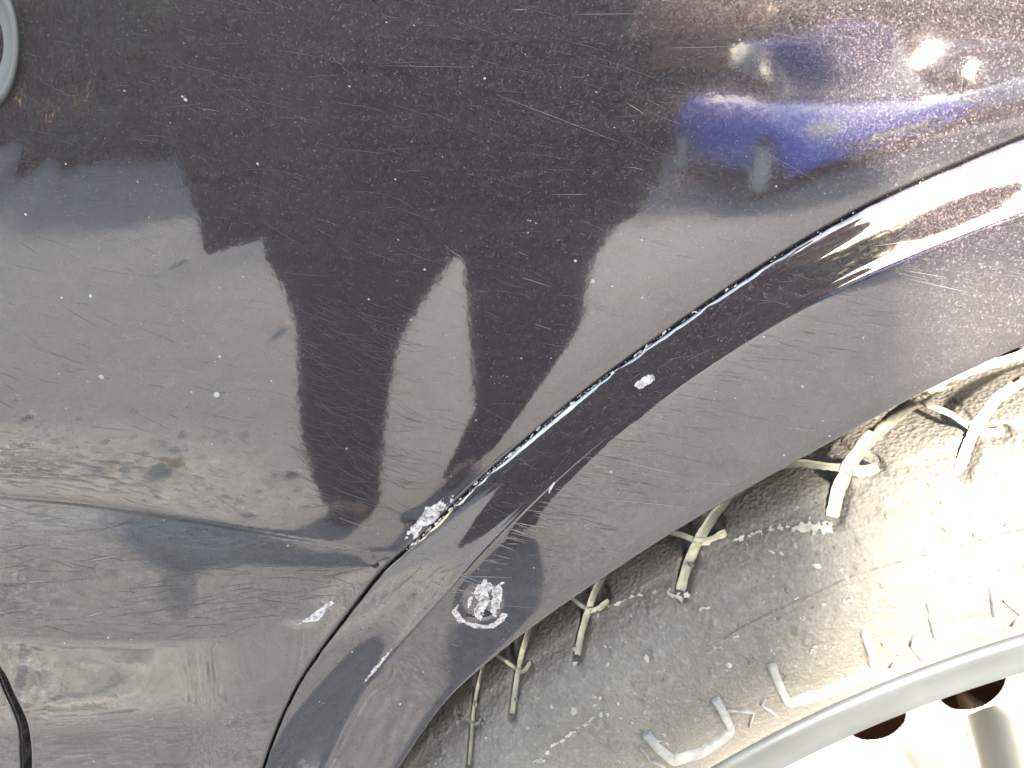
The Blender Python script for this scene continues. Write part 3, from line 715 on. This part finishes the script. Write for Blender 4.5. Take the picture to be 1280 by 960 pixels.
    for _ in range(420):
        a = R(rng.uniform(103, 151)); r = (1.64 + .30 * rng.beta(2, 1.2)) * WR; x0, z0 = WC[0] + r * math.cos(a), WC[1] + r * math.sin(a)
        s = min(.0013, .0003 + rng.exponential(.0003)); n = 5; th = np.linspace(0, 6.283, n, endpoint=False); rr = s * rng.uniform(.6, 1.3, n); st = rng.uniform(1, 2.2); ra = rng.uniform(0, 3.1)
        lx = rr * np.cos(th) * st; lz = rr * np.sin(th); px = x0 + lx * math.cos(ra) - lz * math.sin(ra); pz = z0 + lx * math.sin(ra) + lz * math.cos(ra)
        y = float(tyreY(x0, z0)); p = np.concatenate([np.stack([px, np.full(n, y + .0006), pz], 1), np.stack([x0 + .5 * (px - x0), np.full(n, y - s * .7), z0 + .5 * (pz - z0)], 1), [[x0, y - s * .85, z0]]])
        f = [(i, (i + 1) % n, n + (i + 1) % n) for i in range(n)] + [(i, n + (i + 1) % n, n + i) for i in range(n)] + [(n + i, n + (i + 1) % n, 2 * n) for i in range(n)]
        (cr if rng.random() < .55 else crd).add(p, np.array(f))
    for acc, mat, nm in ((cr, M_RUB, 'rubber_crumbs'), (crd, M_DUST2, 'dry_grit')):
        o = obj(nm, np.concatenate(acc.v), np.concatenate(acc.f).astype(np.int32), mat); Wp(o)['kind'] = 'stuff'
    # rim
    M_RIM = simple('grey_rim_lacquer', (.040, .044, .046), .45, .1); M_SPK = simple('pale_spoke_lacquer', (.13, .13, .12), .35, 0); M_RUST = simple('rusty_brown_iron', (.42, .23, .14), .8)
    a2 = np.radians(np.linspace(180, -180, 721))
    def ring(name, prof, mat, aa=a2):
        G = np.stack([np.stack([WC[0] + r * WR * np.cos(aa), y + 0 * aa, WC[1] + r * WR * np.sin(aa)], -1) for r, y in prof], 1)
        return Wp(obj(name, G.reshape(-1, 3), grid_faces(len(aa), len(prof)), mat))
    ring('rim', [(1.600, .05), (1.606, .0245), (1.603, .0220), (1.597, .0208), (1.590, .0206), (1.580, .0214), (1.562, .0236), (1.538, .0250), (1.522, .0252), (1.516, .0262), (1.511, .031)], M_RIM)
    ring('rim_barrel', [(1.513, .030), (1.508, .045), (1.505, .066)], M_RUST)
    ring('brake_shield', [(1.60, .062), (.3, .066)], M_RUST)
    # spokes: face plate with scalloped windows
    an2 = np.concatenate([np.linspace(180, 140, 60, endpoint=False), np.linspace(140, 100, 900, endpoint=False), np.linspace(100, -180, 500)]); na = len(an2); rr2 = np.concatenate([np.linspace(1.514, 1.40, 90), np.linspace(1.39, .25, 30)])
    A2, R2 = np.meshgrid(an2, rr2, indexing='ij')
    # window centres (deg) from the picture
    def ang_of(u, v): p = on_tyre(np.array([u]), np.array([v]), 0, lambda x, z: .0285 + 0 * x)[0]; return math.degrees(math.atan2(p[2] - WC[1], p[0] - WC[0])), math.hypot(p[0] - WC[0], p[2] - WC[1]) / WR
    w1a, w1b, w1m = ang_of(1065, 921), ang_of(1136, 895), ang_of(1112, 931); w2a, w2b, w2m = ang_of(1176, 881), ang_of(1260, 854), ang_of(1215, 898)
    per = (w1a[0] + w1b[0]) / 2 - (w2a[0] + w2b[0]) / 2; c1 = (w1a[0] + w1b[0]) / 2; hw1 = abs(w1a[0] - w1b[0]) / 2; hw2 = abs(w2a[0] - w2b[0]) / 2
    pr2 = 360 / round(360 / (3 * per))
    d1 = (A2 - c1 + pr2 / 2) % pr2 - pr2 / 2; d2 = (A2 - (c1 - per) + pr2 / 2) % pr2 - pr2 / 2
    e1 = np.clip(1 - (d1 / hw1) ** 2, 0, 1) ** .6 * .038; e2 = np.clip(1 - (d2 / hw2) ** 2, 0, 1) ** .6 * .047
    deep = np.maximum(e1, e2); hole = (R2 > 1.514 - deep - .0) & (deep > .004)
    Y2 = .0285 + 0 * R2
    # raised rib between the pair, valleys under each window, bead round the window edge
    mid = (A2 - (c1 - per / 2) + pr2 / 2) % pr2 - pr2 / 2
    lowr = sst((1.47 - R2) / .08)
    Y2 += -.006 * np.exp(-(mid / 1.0) ** 2) * sst((1.514 - R2) / .04) + .026 * np.exp(-((d2 + .3) / 1.0) ** 2) * lowr + .008 * np.exp(-((d1 + .3) / .8) ** 2) * lowr
    Y2 -= .0012 * np.exp(-((R2 - (1.508 - deep)) / .007) ** 2) * (deep > .004)
    Y2 += .02 * sst((1.40 - R2) / .8)
    G = np.stack([WC[0] + R2 * WR * np.cos(np.radians(A2)), Y2, WC[1] + R2 * WR * np.sin(np.radians(A2))], -1)
    F = grid_faces(na, len(rr2)); F = F[~hole.ravel()[F].all(1)]
    used, inv = np.unique(F, return_inverse=True); o = Wp(obj('spoke_face', G.reshape(-1, 3)[used], inv.reshape(-1, 4).astype(np.int32), M_SPK))
    return wheel
tyre()

# ------------------------------------------------------------------ the photographer (seen as a reflection in the paint)
PD = 1.67                                   # camera to mirrored person, along y
def mir(u, v, D=PD):                        # real point whose mirror image in the flat side stands at this place
    a, b = slope(u, v); return Vector((CAM[0] + float(a) * D, -(CAM[1] + D), CAM[2] + float(b) * D))
def skin(name, nodes, edges, mat, root=0, sub=2):
    me = bpy.data.meshes.new(name); me.from_pydata([n[0] for n in nodes], edges, []); o = bpy.data.objects.new(name, me); COL.objects.link(o)
    me.materials.append(mat); mo = o.modifiers.new('skin', 'SKIN'); mo.use_smooth_shade = True
    for i, n in enumerate(nodes):
        r = n[1]; me.skin_vertices[0].data[i].radius = (r, r) if not isinstance(r, tuple) else r; me.skin_vertices[0].data[i].use_root = (i == root)
    s = o.modifiers.new('sub', 'SUBSURF'); s.levels = sub; s.render_levels = sub
    return o
M_SKIN = simple('skin', (.35, .19, .13), .5); M_JKT = simple('black_jacket_cloth', (.012, .011, .013), .85); M_TRS = simple('dark_trouser_cloth', (.016, .015, .018), .9); M_SHOE = simple('dark_shoe_leather', (.018, .016, .016), .6); M_HAIR = simple('dark_hair', (.02, .015, .012), .6)
def person():
    Y = -(CAM[1] + PD)
    p = empty('person', (0, Y, 0)); tag(p, 'person in dark jacket and trousers holding up a phone, mirrored in the car paint', 'person')
    inv = Matrix.Translation(p.location).inverted()
    def C(o): o.parent = p; o.matrix_parent_inverse = inv; return o
    hipL, hipR = mir(425, 235), mir(650, 235)     # in picture left / right
    kL, kR = mir(432, 480), mir(655, 430)
    aL, aR = mir(442, 655), mir(640, 640)
    for a in (aL, aR): a.z = .09
    pel = Vector(((hipL.x + hipR.x) / 2, Y, .98)); ch = Vector((pel.x, Y - .02, 1.40)); nk = Vector((pel.x + .01, Y - .0, 1.67)); hd = nk + Vector((0, .06, .14)); top = hd + Vector((0, .01, .10))
    sL, sR = ch + Vector((-.19, 0, .15)), ch + Vector((.19, 0, .15))
    eL, eR = Vector((-.50, Y + .02, 1.22)), Vector((.195, Y + .26, 1.20))
    hL, hR = Vector((-.36, Y + .06, .98)), Vector((.108, CAM[1] - .075, 1.04))
    nodes = [(pel, .15), (ch, .17), (nk, .062), (hd, .092), (top, .07), (sL, .075), (eL, .05), (hL, .03), (sR, .075), (eR, .05), (hR, .03), (Vector((hipL.x + .03, Y, .88)), .10), (kL, .07), (aL, .045), (aL + Vector((-.01, .13, -.045)), .04), (Vector((hipR.x - .03, Y, .88)), .10), (kR, .07), (aR, .045), (aR + Vector((.02, .13, -.045)), .04)]
    ed = [(0, 1), (1, 2), (2, 3), (3, 4), (1, 5), (5, 6), (6, 7), (1, 8), (8, 9), (9, 10), (0, 11), (11, 12), (12, 13), (13, 14), (0, 15), (15, 16), (16, 17), (17, 18)]
    C(skin('body', nodes, ed, M_SKIN))
    # face details
    bm = bmesh.new(); bmesh.ops.create_uvsphere(bm, u_segments=20, v_segments=12, radius=.1); bmesh.ops.scale(bm, vec=(.95, 1.05, 1.0), verts=bm.verts)
    bmesh.ops.delete(bm, geom=[v for v in bm.verts if v.co.y > .02 and v.co.z < .045], context='VERTS'); bmesh.ops.translate(bm, vec=hd + Vector((0, -.012, .035)), verts=bm.verts); C(bm_obj('hair', bm, M_HAIR))
    bm = bmesh.new(); bmesh.ops.create_cone(bm, segments=8, radius1=.014, radius2=.004, depth=.035, cap_ends=True); bmesh.ops.translate(bm, vec=hd + Vector((0, .098, -.01)), verts=bm.verts); C(bm_obj('nose', bm, M_SKIN))
    for s in (-1, 1):
        bm = bmesh.new(); bmesh.ops.create_uvsphere(bm, u_segments=10, v_segments=8, radius=.012); bmesh.ops.translate(bm, vec=hd + Vector((s * .033, .084, .018)), verts=bm.verts); C(bm_obj('eye', bm, M_HAIR))
        bm = bmesh.new(); bmesh.ops.create_uvsphere(bm, u_segments=10, v_segments=8, radius=.03); bmesh.ops.scale(bm, vec=(.35, .6, 1), verts=bm.verts); bmesh.ops.translate(bm, vec=hd + Vector((s * .093, .0, .0)), verts=bm.verts); C(bm_obj('ear', bm, M_SKIN))
    # closed tubes lofted through traced outlines: each row gives left/right edge in the mirror and a depth
    def loft(name, rows, mat, n=28, fold=0.0):
        V = []
        for (ul, ur, v, dep) in rows:
            a, b = mir(ul, v), mir(ur, v); c = (a + b) / 2; hw = (b.x - a.x) / 2
            for i in range(n):
                t = 2 * math.pi * i / n; f = 1 + fold * math.sin(5 * t + v * .02)
                V.append((c.x + hw * math.cos(t) * (1 if abs(math.cos(t)) > .9 else f), Y + dep * math.sin(t) * f, c.z))
        k = len(rows); F = [(r * n + i, r * n + (i + 1) % n, (r + 1) * n + (i + 1) % n, (r + 1) * n + i) for r in range(k - 1) for i in range(n)]
        F += [tuple(range(n)), tuple(reversed(range((k - 1) * n, k * n)))]
        return C(obj(name, V, F, mat))
    tr = empty_part = None
    t1 = loft('trousers', [(330, 560, 225, .12), (322, 582, 280, .12), (328, 574, 318, .11), (350, 548, 355, .10), (366, 520, 395, .095), (371, 500, 430, .09), (371, 490, 480, .085), (374, 481, 540, .08), (390, 474, 600, .08), (400, 472, 640, .085), (408, 470, 662, .085)], M_TRS, fold=.03)
    t2 = loft('trousers', [(560, 790, 225, .12), (575, 772, 285, .12), (583, 748, 325, .11), (586, 737, 370, .10), (589, 735, 420, .095), (592, 733, 460, .09), (594, 728, 510, .09), (597, 722, 560, .085), (602, 714, 610, .085), (606, 706, 650, .085)], M_TRS, fold=.03)
    # jacket: body with a hanging open flap at picture left
    loft('jacket', [(455, 640, -400, .10), (345, 790, -375, .13), (300, 815, -300, .15), (310, 812, -80, .16), (345, 805, 40, .16), (330, 818, 140, .16), (318, 816, 230, .16), (318, 808, 264, .16), (330, 768, 288, .15), (345, 742, 308, .14)], M_JKT, fold=.04)
    loft('jacket_flap', [(205, 350, 60, .04), (222, 380, 130, .04), (196, 372, 135, .035), (208, 380, 175, .035), (226, 382, 220, .035), (240, 372, 262, .03), (247, 330, 290, .03), (249, 292, 304, .02), (250, 262, 312, .012)], M_JKT, n=20)
    for nm, s_, e_, h_ in (('sleeve', sL, eL, hL), ('sleeve', sR, eR, hR)):
        w_ = e_ + (h_ - e_) * .86
        C(skin(nm, [(s_ + Vector((0, 0, -.02)), .095), ((s_ + e_) / 2, .085), (e_, .08), ((e_ + w_) / 2, .066), (w_, .045)], [(0, 1), (1, 2), (2, 3), (3, 4)], M_JKT))
    for a in (aL, aR):
        sx = -.01 if a is aL else .02
        C(skin('shoe', [(a + Vector((0, -.06, -.04)), .045), (a + Vector((0, 0, -.035)), .05), (a + Vector((sx, .10, -.048)), .045), (a + Vector((sx * 1.5, .18, -.055)), .032)], [(0, 1), (1, 2), (2, 3)], M_SHOE))
    # hands with fingers gripping the phone ends
    for h_, s in ((hR, 1),):
        e_ = eR
        d = (h_ - e_).normalized(); px = Vector((s * .100, CAM[1] - .008, h_.z + .01))
        palm = h_ + d * .035
        C(skin('hand', [(h_, .026), (palm, (.034, .020)), (palm + Vector((-s * .004, .028, .008)), .022)], [(0, 1), (1, 2)], M_SKIN))
        for k in range(4):
            z0 = palm.z + .028 - k * .019; L = (.9, 1, .95, .78)[k]
            b0 = Vector((palm.x + s * .002, palm.y + .02, z0)); b1 = Vector((s * .098, CAM[1] + .004 - .012, z0 + .004)); b2 = Vector((s * (.098 - .022 * L), CAM[1] + .004 - .004, z0 + .003)); b3 = Vector((s * (.098 - .042 * L), CAM[1] + .0025 - .006, z0 + .001))
            C(skin('finger', [(b0, .0085), (b1, .008), (b2, .0072), (b3, .006)], [(0, 1), (1, 2), (2, 3)], M_SKIN))
        C(skin('thumb', [(palm + Vector((0, -.01, -.01)), .013), (Vector((s * .085, CAM[1] - .045, palm.z - .02)), .010), (Vector((s * .06, CAM[1] - .037, palm.z - .012)), .008)], [(0, 1), (1, 2)], M_SKIN))
person()
def phone():
    # sits right behind the lens position, square to the view
    M_PH = simple('black_phone_case', (.010, .010, .011), .95); rot = Matrix.Rotation(R(-PITCH), 4, 'X')
    c = Vector(CAM) + rot @ Vector((-.004, -.0085, -.020))
    bm = bmesh.new(); bmesh.ops.create_cube(bm, size=1); bmesh.ops.scale(bm, vec=(.166, .008, .088), verts=bm.verts)
    ve = [e for e in bm.edges if abs((e.verts[0].co - e.verts[1].co).normalized().y) > .9]; bmesh.ops.bevel(bm, geom=ve, offset=.011, segments=5, affect='EDGES')
    ph = bm_obj('phone', bm, M_PH, smooth=False); ph.matrix_world = Matrix.Translation(c) @ rot
    tag(ph, 'black phone held sideways in the right hand of the person in front of the car', 'phone')
    bm = bmesh.new(); bmesh.ops.create_cone(bm, segments=24, radius1=.006, radius2=.0055, depth=.0012, cap_ends=True, matrix=Matrix.Rotation(R(90), 4, 'X')); lo = bm_obj('lens', bm, M_BLACK); lo.parent = ph; lo.location = (.004, .0046, .020)
phone()

# ------------------------------------------------------------------ things across the car park (only ever seen mirrored)
def parked_car(name, label, loc, rz, col, group=None, L=4.3, Wd=1.78, Hh=1.46):
    t = empty(name, loc); t.rotation_euler = (0, 0, rz); tag(t, label, 'car', group)
    mp = NT(name + '_paint'); mp.set(Base_Color=col, Roughness=.4, Metallic=.0, Coat_Weight=1.0, Coat_Roughness=.04)
    # y forward (front at +y)
    st = [(-.5, .45, .62, .80, 0), (-.49, .28, .95, .90, 0), (-.42, .20, 1.02, .97, 0), (-.2, .18, 1.0, 1, 0), (.1, .18, .98, 1, 0), (.27, .18, .95, .99, 0), (.40, .20, .86, .95, 0), (.48, .24, .74, .86, 0), (.5, .34, .60, .74, 0)]
    V = []; n = 10
    for (fy, z0, z1, ww, _) in st:
        prof = [(-.72, z0), (-.95, z0 + .08), (-1, (z0 + z1) * .5), (-.95, z1 - .06), (-.78, z1), (.78, z1), (.95, z1 - .06), (1, (z0 + z1) * .5), (.95, z0 + .08), (.72, z0)]
        for (x, z) in prof: V.append((x * ww * Wd / 2, fy * L, z))
    F = [(r * n + i, r * n + (i + 1) % n, (r + 1) * n + (i + 1) % n, (r + 1) * n + i) for r in range(len(st) - 1) for i in range(n)] + [tuple(range(n)), tuple(reversed(range((len(st) - 1) * n, len(st) * n)))]
    b = obj('body', V, F, mp.m, t); s = b.modifiers.new('s', 'SUBSURF'); s.levels = 2; s.render_levels = 2
    V = []; st2 = [(-.44, 1.00, .80), (-.33, Hh - .04, .70), (-.08, Hh, .70), (.08, Hh - .05, .69), (.26, .95, .82)]
    for fy, z, ww in st2:
        zb = .93
        for (x, zz) in ((-.86, zb), (-ww, z - .01), (-ww * .8, z + .015), (ww * .8, z + .015), (ww, z - .01), (.86, zb)): V.append((x * Wd / 2, fy * L, zz))
    n = 6; F = [(r * n + i, r * n + (i + 1) % n, (r + 1) * n + (i + 1) % n, (r + 1) * n + i) for r in range(4) for i in range(n)] + [tuple(range(n)), tuple(reversed(range(24, 30)))]
    glass = simple(name + '_glass', (.02, .025, .03), .08); obj('cabin_glass', V, F, glass, t)
    V = [(s_ * (ww * .93) * Wd / 2, fy * L, z + .028) for fy, z, ww in st2[1:4] for s_ in (-1, 1)]; V += [(x, y, z - .03) for x, y, z in V]
    obj('roof', V, [(0, 1, 3, 2), (2, 3, 5, 4), (0, 2, 8, 6), (2, 4, 10, 8), (1, 7, 9, 3), (3, 9, 11, 5), (0, 6, 7, 1), (4, 5, 11, 10)], mp.m, t)
    hm = simple(name + '_lamp', (.75, .78, .8), .15); red = simple(name + '_red', (.5, .02, .02), .2); trim = simple(name + '_trim', (.02, .02, .022), .5)
    for s_ in (-1, 1):
        for yy, mt, nm in ((.468, hm, 'headlight'), (-.49, red, 'tail_light')):
            bm = bmesh.new(); bmesh.ops.create_uvsphere(bm, u_segments=16, v_segments=10, radius=1); bmesh.ops.scale(bm, vec=(.19, .09, .085), verts=bm.verts); bmesh.ops.translate(bm, vec=(s_ * Wd * .345, yy * L, .68 if yy > 0 else .78), verts=bm.verts); bm_obj(nm, bm, mt, t)
        for yy in (.31, -.30):
            for nm, rr, dd, mt in (('tyre', .31, .20, M_RUB), ('wheel_rim', .20, .215, hm)):
                bm = bmesh.new(); bmesh.ops.create_cone(bm, segments=32, radius1=rr, radius2=rr, depth=dd, cap_ends=True, matrix=Matrix.Rotation(R(90), 4, 'Y')); bmesh.ops.translate(bm, vec=(s_ * (Wd / 2 - .12), yy * L, .31), verts=bm.verts); bm_obj(nm, bm, mt, t, smooth=False)
    bm = bmesh.new(); bmesh.ops.create_cube(bm, size=1); bmesh.ops.scale(bm, vec=(.9, .05, .16), verts=bm.verts); bmesh.ops.bevel(bm, geom=bm.edges[:], offset=.02, segments=2, affect='EDGES'); bmesh.ops.translate(bm, vec=(0, .5 * L - .015, .45), verts=bm.verts); bm_obj('grille', bm, trim, t)
    bm = bmesh.new(); bmesh.ops.create_cube(bm, size=1); bmesh.ops.scale(bm, vec=(.5, .02, .11), verts=bm.verts); bmesh.ops.translate(bm, vec=(0, .5 * L + .02, .52), verts=bm.verts); bm_obj('number_plate', bm, simple(name + '_plate', (.7, .7, .65), .4), t)
    return t
parked_car('blue_car', 'bright blue parked car mirrored at the upper right of the dark panel', (2.95, -8.4, 0), R(-3), (.05, .15, .85))
parked_car('white_car', 'white parked car beside the blue one, mirrored at the right edge', (5.3, -9.0, 0), R(3), (.7, .72, .75))

def leaf_mass(name, label, cat, c, size, n, mat, trunk=None, group=None):
    t = empty(name, (c[0], c[1], 0)); tag(t, label, cat, group)
    k = np.array([[0, 0, 0]]);
    m = 24; bl = rng.uniform(-1, 1, (m, 3)); bl /= np.maximum(1, np.linalg.norm(bl, axis=1))[:, None]
    ci = rng.integers(0, m, n); off = rng.normal(0, .22, (n, 3)); ps = (bl[ci] * .85 + off) * np.array(size) / 2 * .95; ps = ps + np.array([0, 0, c[2]])
    ps[:, 2] = np.maximum(ps[:, 2], .05)
    sz = .09 if size[0] < 8 else .26; d1 = rng.normal(0, 1, (n, 3)); d1 /= np.linalg.norm(d1, axis=1)[:, None]; d2 = np.cross(d1, rng.normal(0, 1, (n, 3))); d2 /= np.linalg.norm(d2, axis=1)[:, None]
    V = np.stack([ps - d1 * sz, ps + d2 * sz * .5, ps + d1 * sz, ps - d2 * sz * .5], 1).reshape(-1, 3)
    F = np.arange(4 * n).reshape(-1, 4)
    o = obj('foliage' if not trunk else 'crown', V, F.astype(np.int32), mat, t, False)
    if trunk:
        s = skin('trunk', [(Vector((0, 0, 0)), .18), (Vector((.05, 0, c[2] * .5)), .13), (Vector((0, .1, c[2])), .08), (Vector((.6, 0, c[2] + .4)), .05), (Vector((-.6, .2, c[2] + .5)), .05)], [(0, 1), (1, 2), (2, 3), (2, 4)], simple('bark', (.06, .045, .035), .9), sub=1); s.parent = t
    return t
M_LEAF = simple('dark_leaves', (.03, .055, .018), .6); M_LEAF2 = simple('reddish_leaves', (.05, .022, .02), .6)
for i, (x, lab, mt) in enumerate(((-9.2, 'dark reddish hedge block at the far left end of the row', M_LEAF2), (-6.2, 'green hedge block, second from the left in the row', M_LEAF), (-3.2, 'dark reddish hedge block in the middle of the row', M_LEAF2), (-.2, 'green hedge block right of the middle of the row', M_LEAF), (2.8, 'green hedge block behind the blue car', M_LEAF), (5.8, 'green hedge block behind the white car', M_LEAF), (8.8, 'green hedge block at the right end of the row', M_LEAF))):
    leaf_mass('hedge', lab, 'hedge', (x, -13.5, 1.2 if x < 2 else 1.0), (3.4, 1.4, 2.5 if x < 2 else 2.0), 15000, mt, group='hedge blocks across the car park')
for i, (x, y, h, lab) in enumerate(((-24, -34, 3.6, 'broad dark tree far behind the hedge, leftmost of the row'), (-14, -36, 3.8, 'broad dark tree far behind the hedge, second from the left'), (-4.5, -34, 3.6, 'broad dark tree far behind the hedge, straight behind the person'), (5.5, -36, 3.4, 'broad dark tree far behind the blue car'), (15, -34, 3.6, 'broad dark tree far behind the white car'), (25, -35, 3.8, 'broad dark tree at the right end of the far row'))):
    leaf_mass('tree', lab, 'tree', (x, y, h), (11, 6, 6.4), 16000, M_LEAF, trunk=True, group='trees across the car park')
# pale litter on the asphalt, mirrored in the panel
M_LITTER = simple('dry_leaf', (.55, .45, .33), .8)
for i, (u, v, s, lab) in enumerate(((232, 322, .05, 'curled dry leaf, largest, left of the person'), (358, 410, .035, 'small dry leaf by the left trouser leg'), (215, 605, .03, 'pale leaf scrap nearest the car'), (1035, 235, .04, 'pale leaf scrap near the blue car'))):
    a, b = slope(u, v); D = -CAM[2] / float(b); x, y = float(a) * D, -(CAM[1] + D)
    n = 7; V = []; s *= 1.7
    for k in range(n):
        t = k / (n - 1) - .5; wv = s * .28 * math.cos(t * 2.9); V += [(t * s * 2 + .0, -wv, .004 + .05 * abs(t)), (t * s * 2, 0, .012 + .02 * abs(t)), (t * s * 2, wv * .8, .02 + .05 * (t + .5))]
    F = []
    for k in range(n - 1):
        for j in range(2): F.append((k * 3 + j, k * 3 + j + 1, k * 3 + j + 4, k * 3 + j + 3))
    o = obj('fallen_leaf', V, F, M_LITTER); o.location = (x, y, .002); o.rotation_euler = (0, 0, rng.uniform(0, 3)); tag(o, lab, 'leaf', 'fallen leaves on the asphalt')
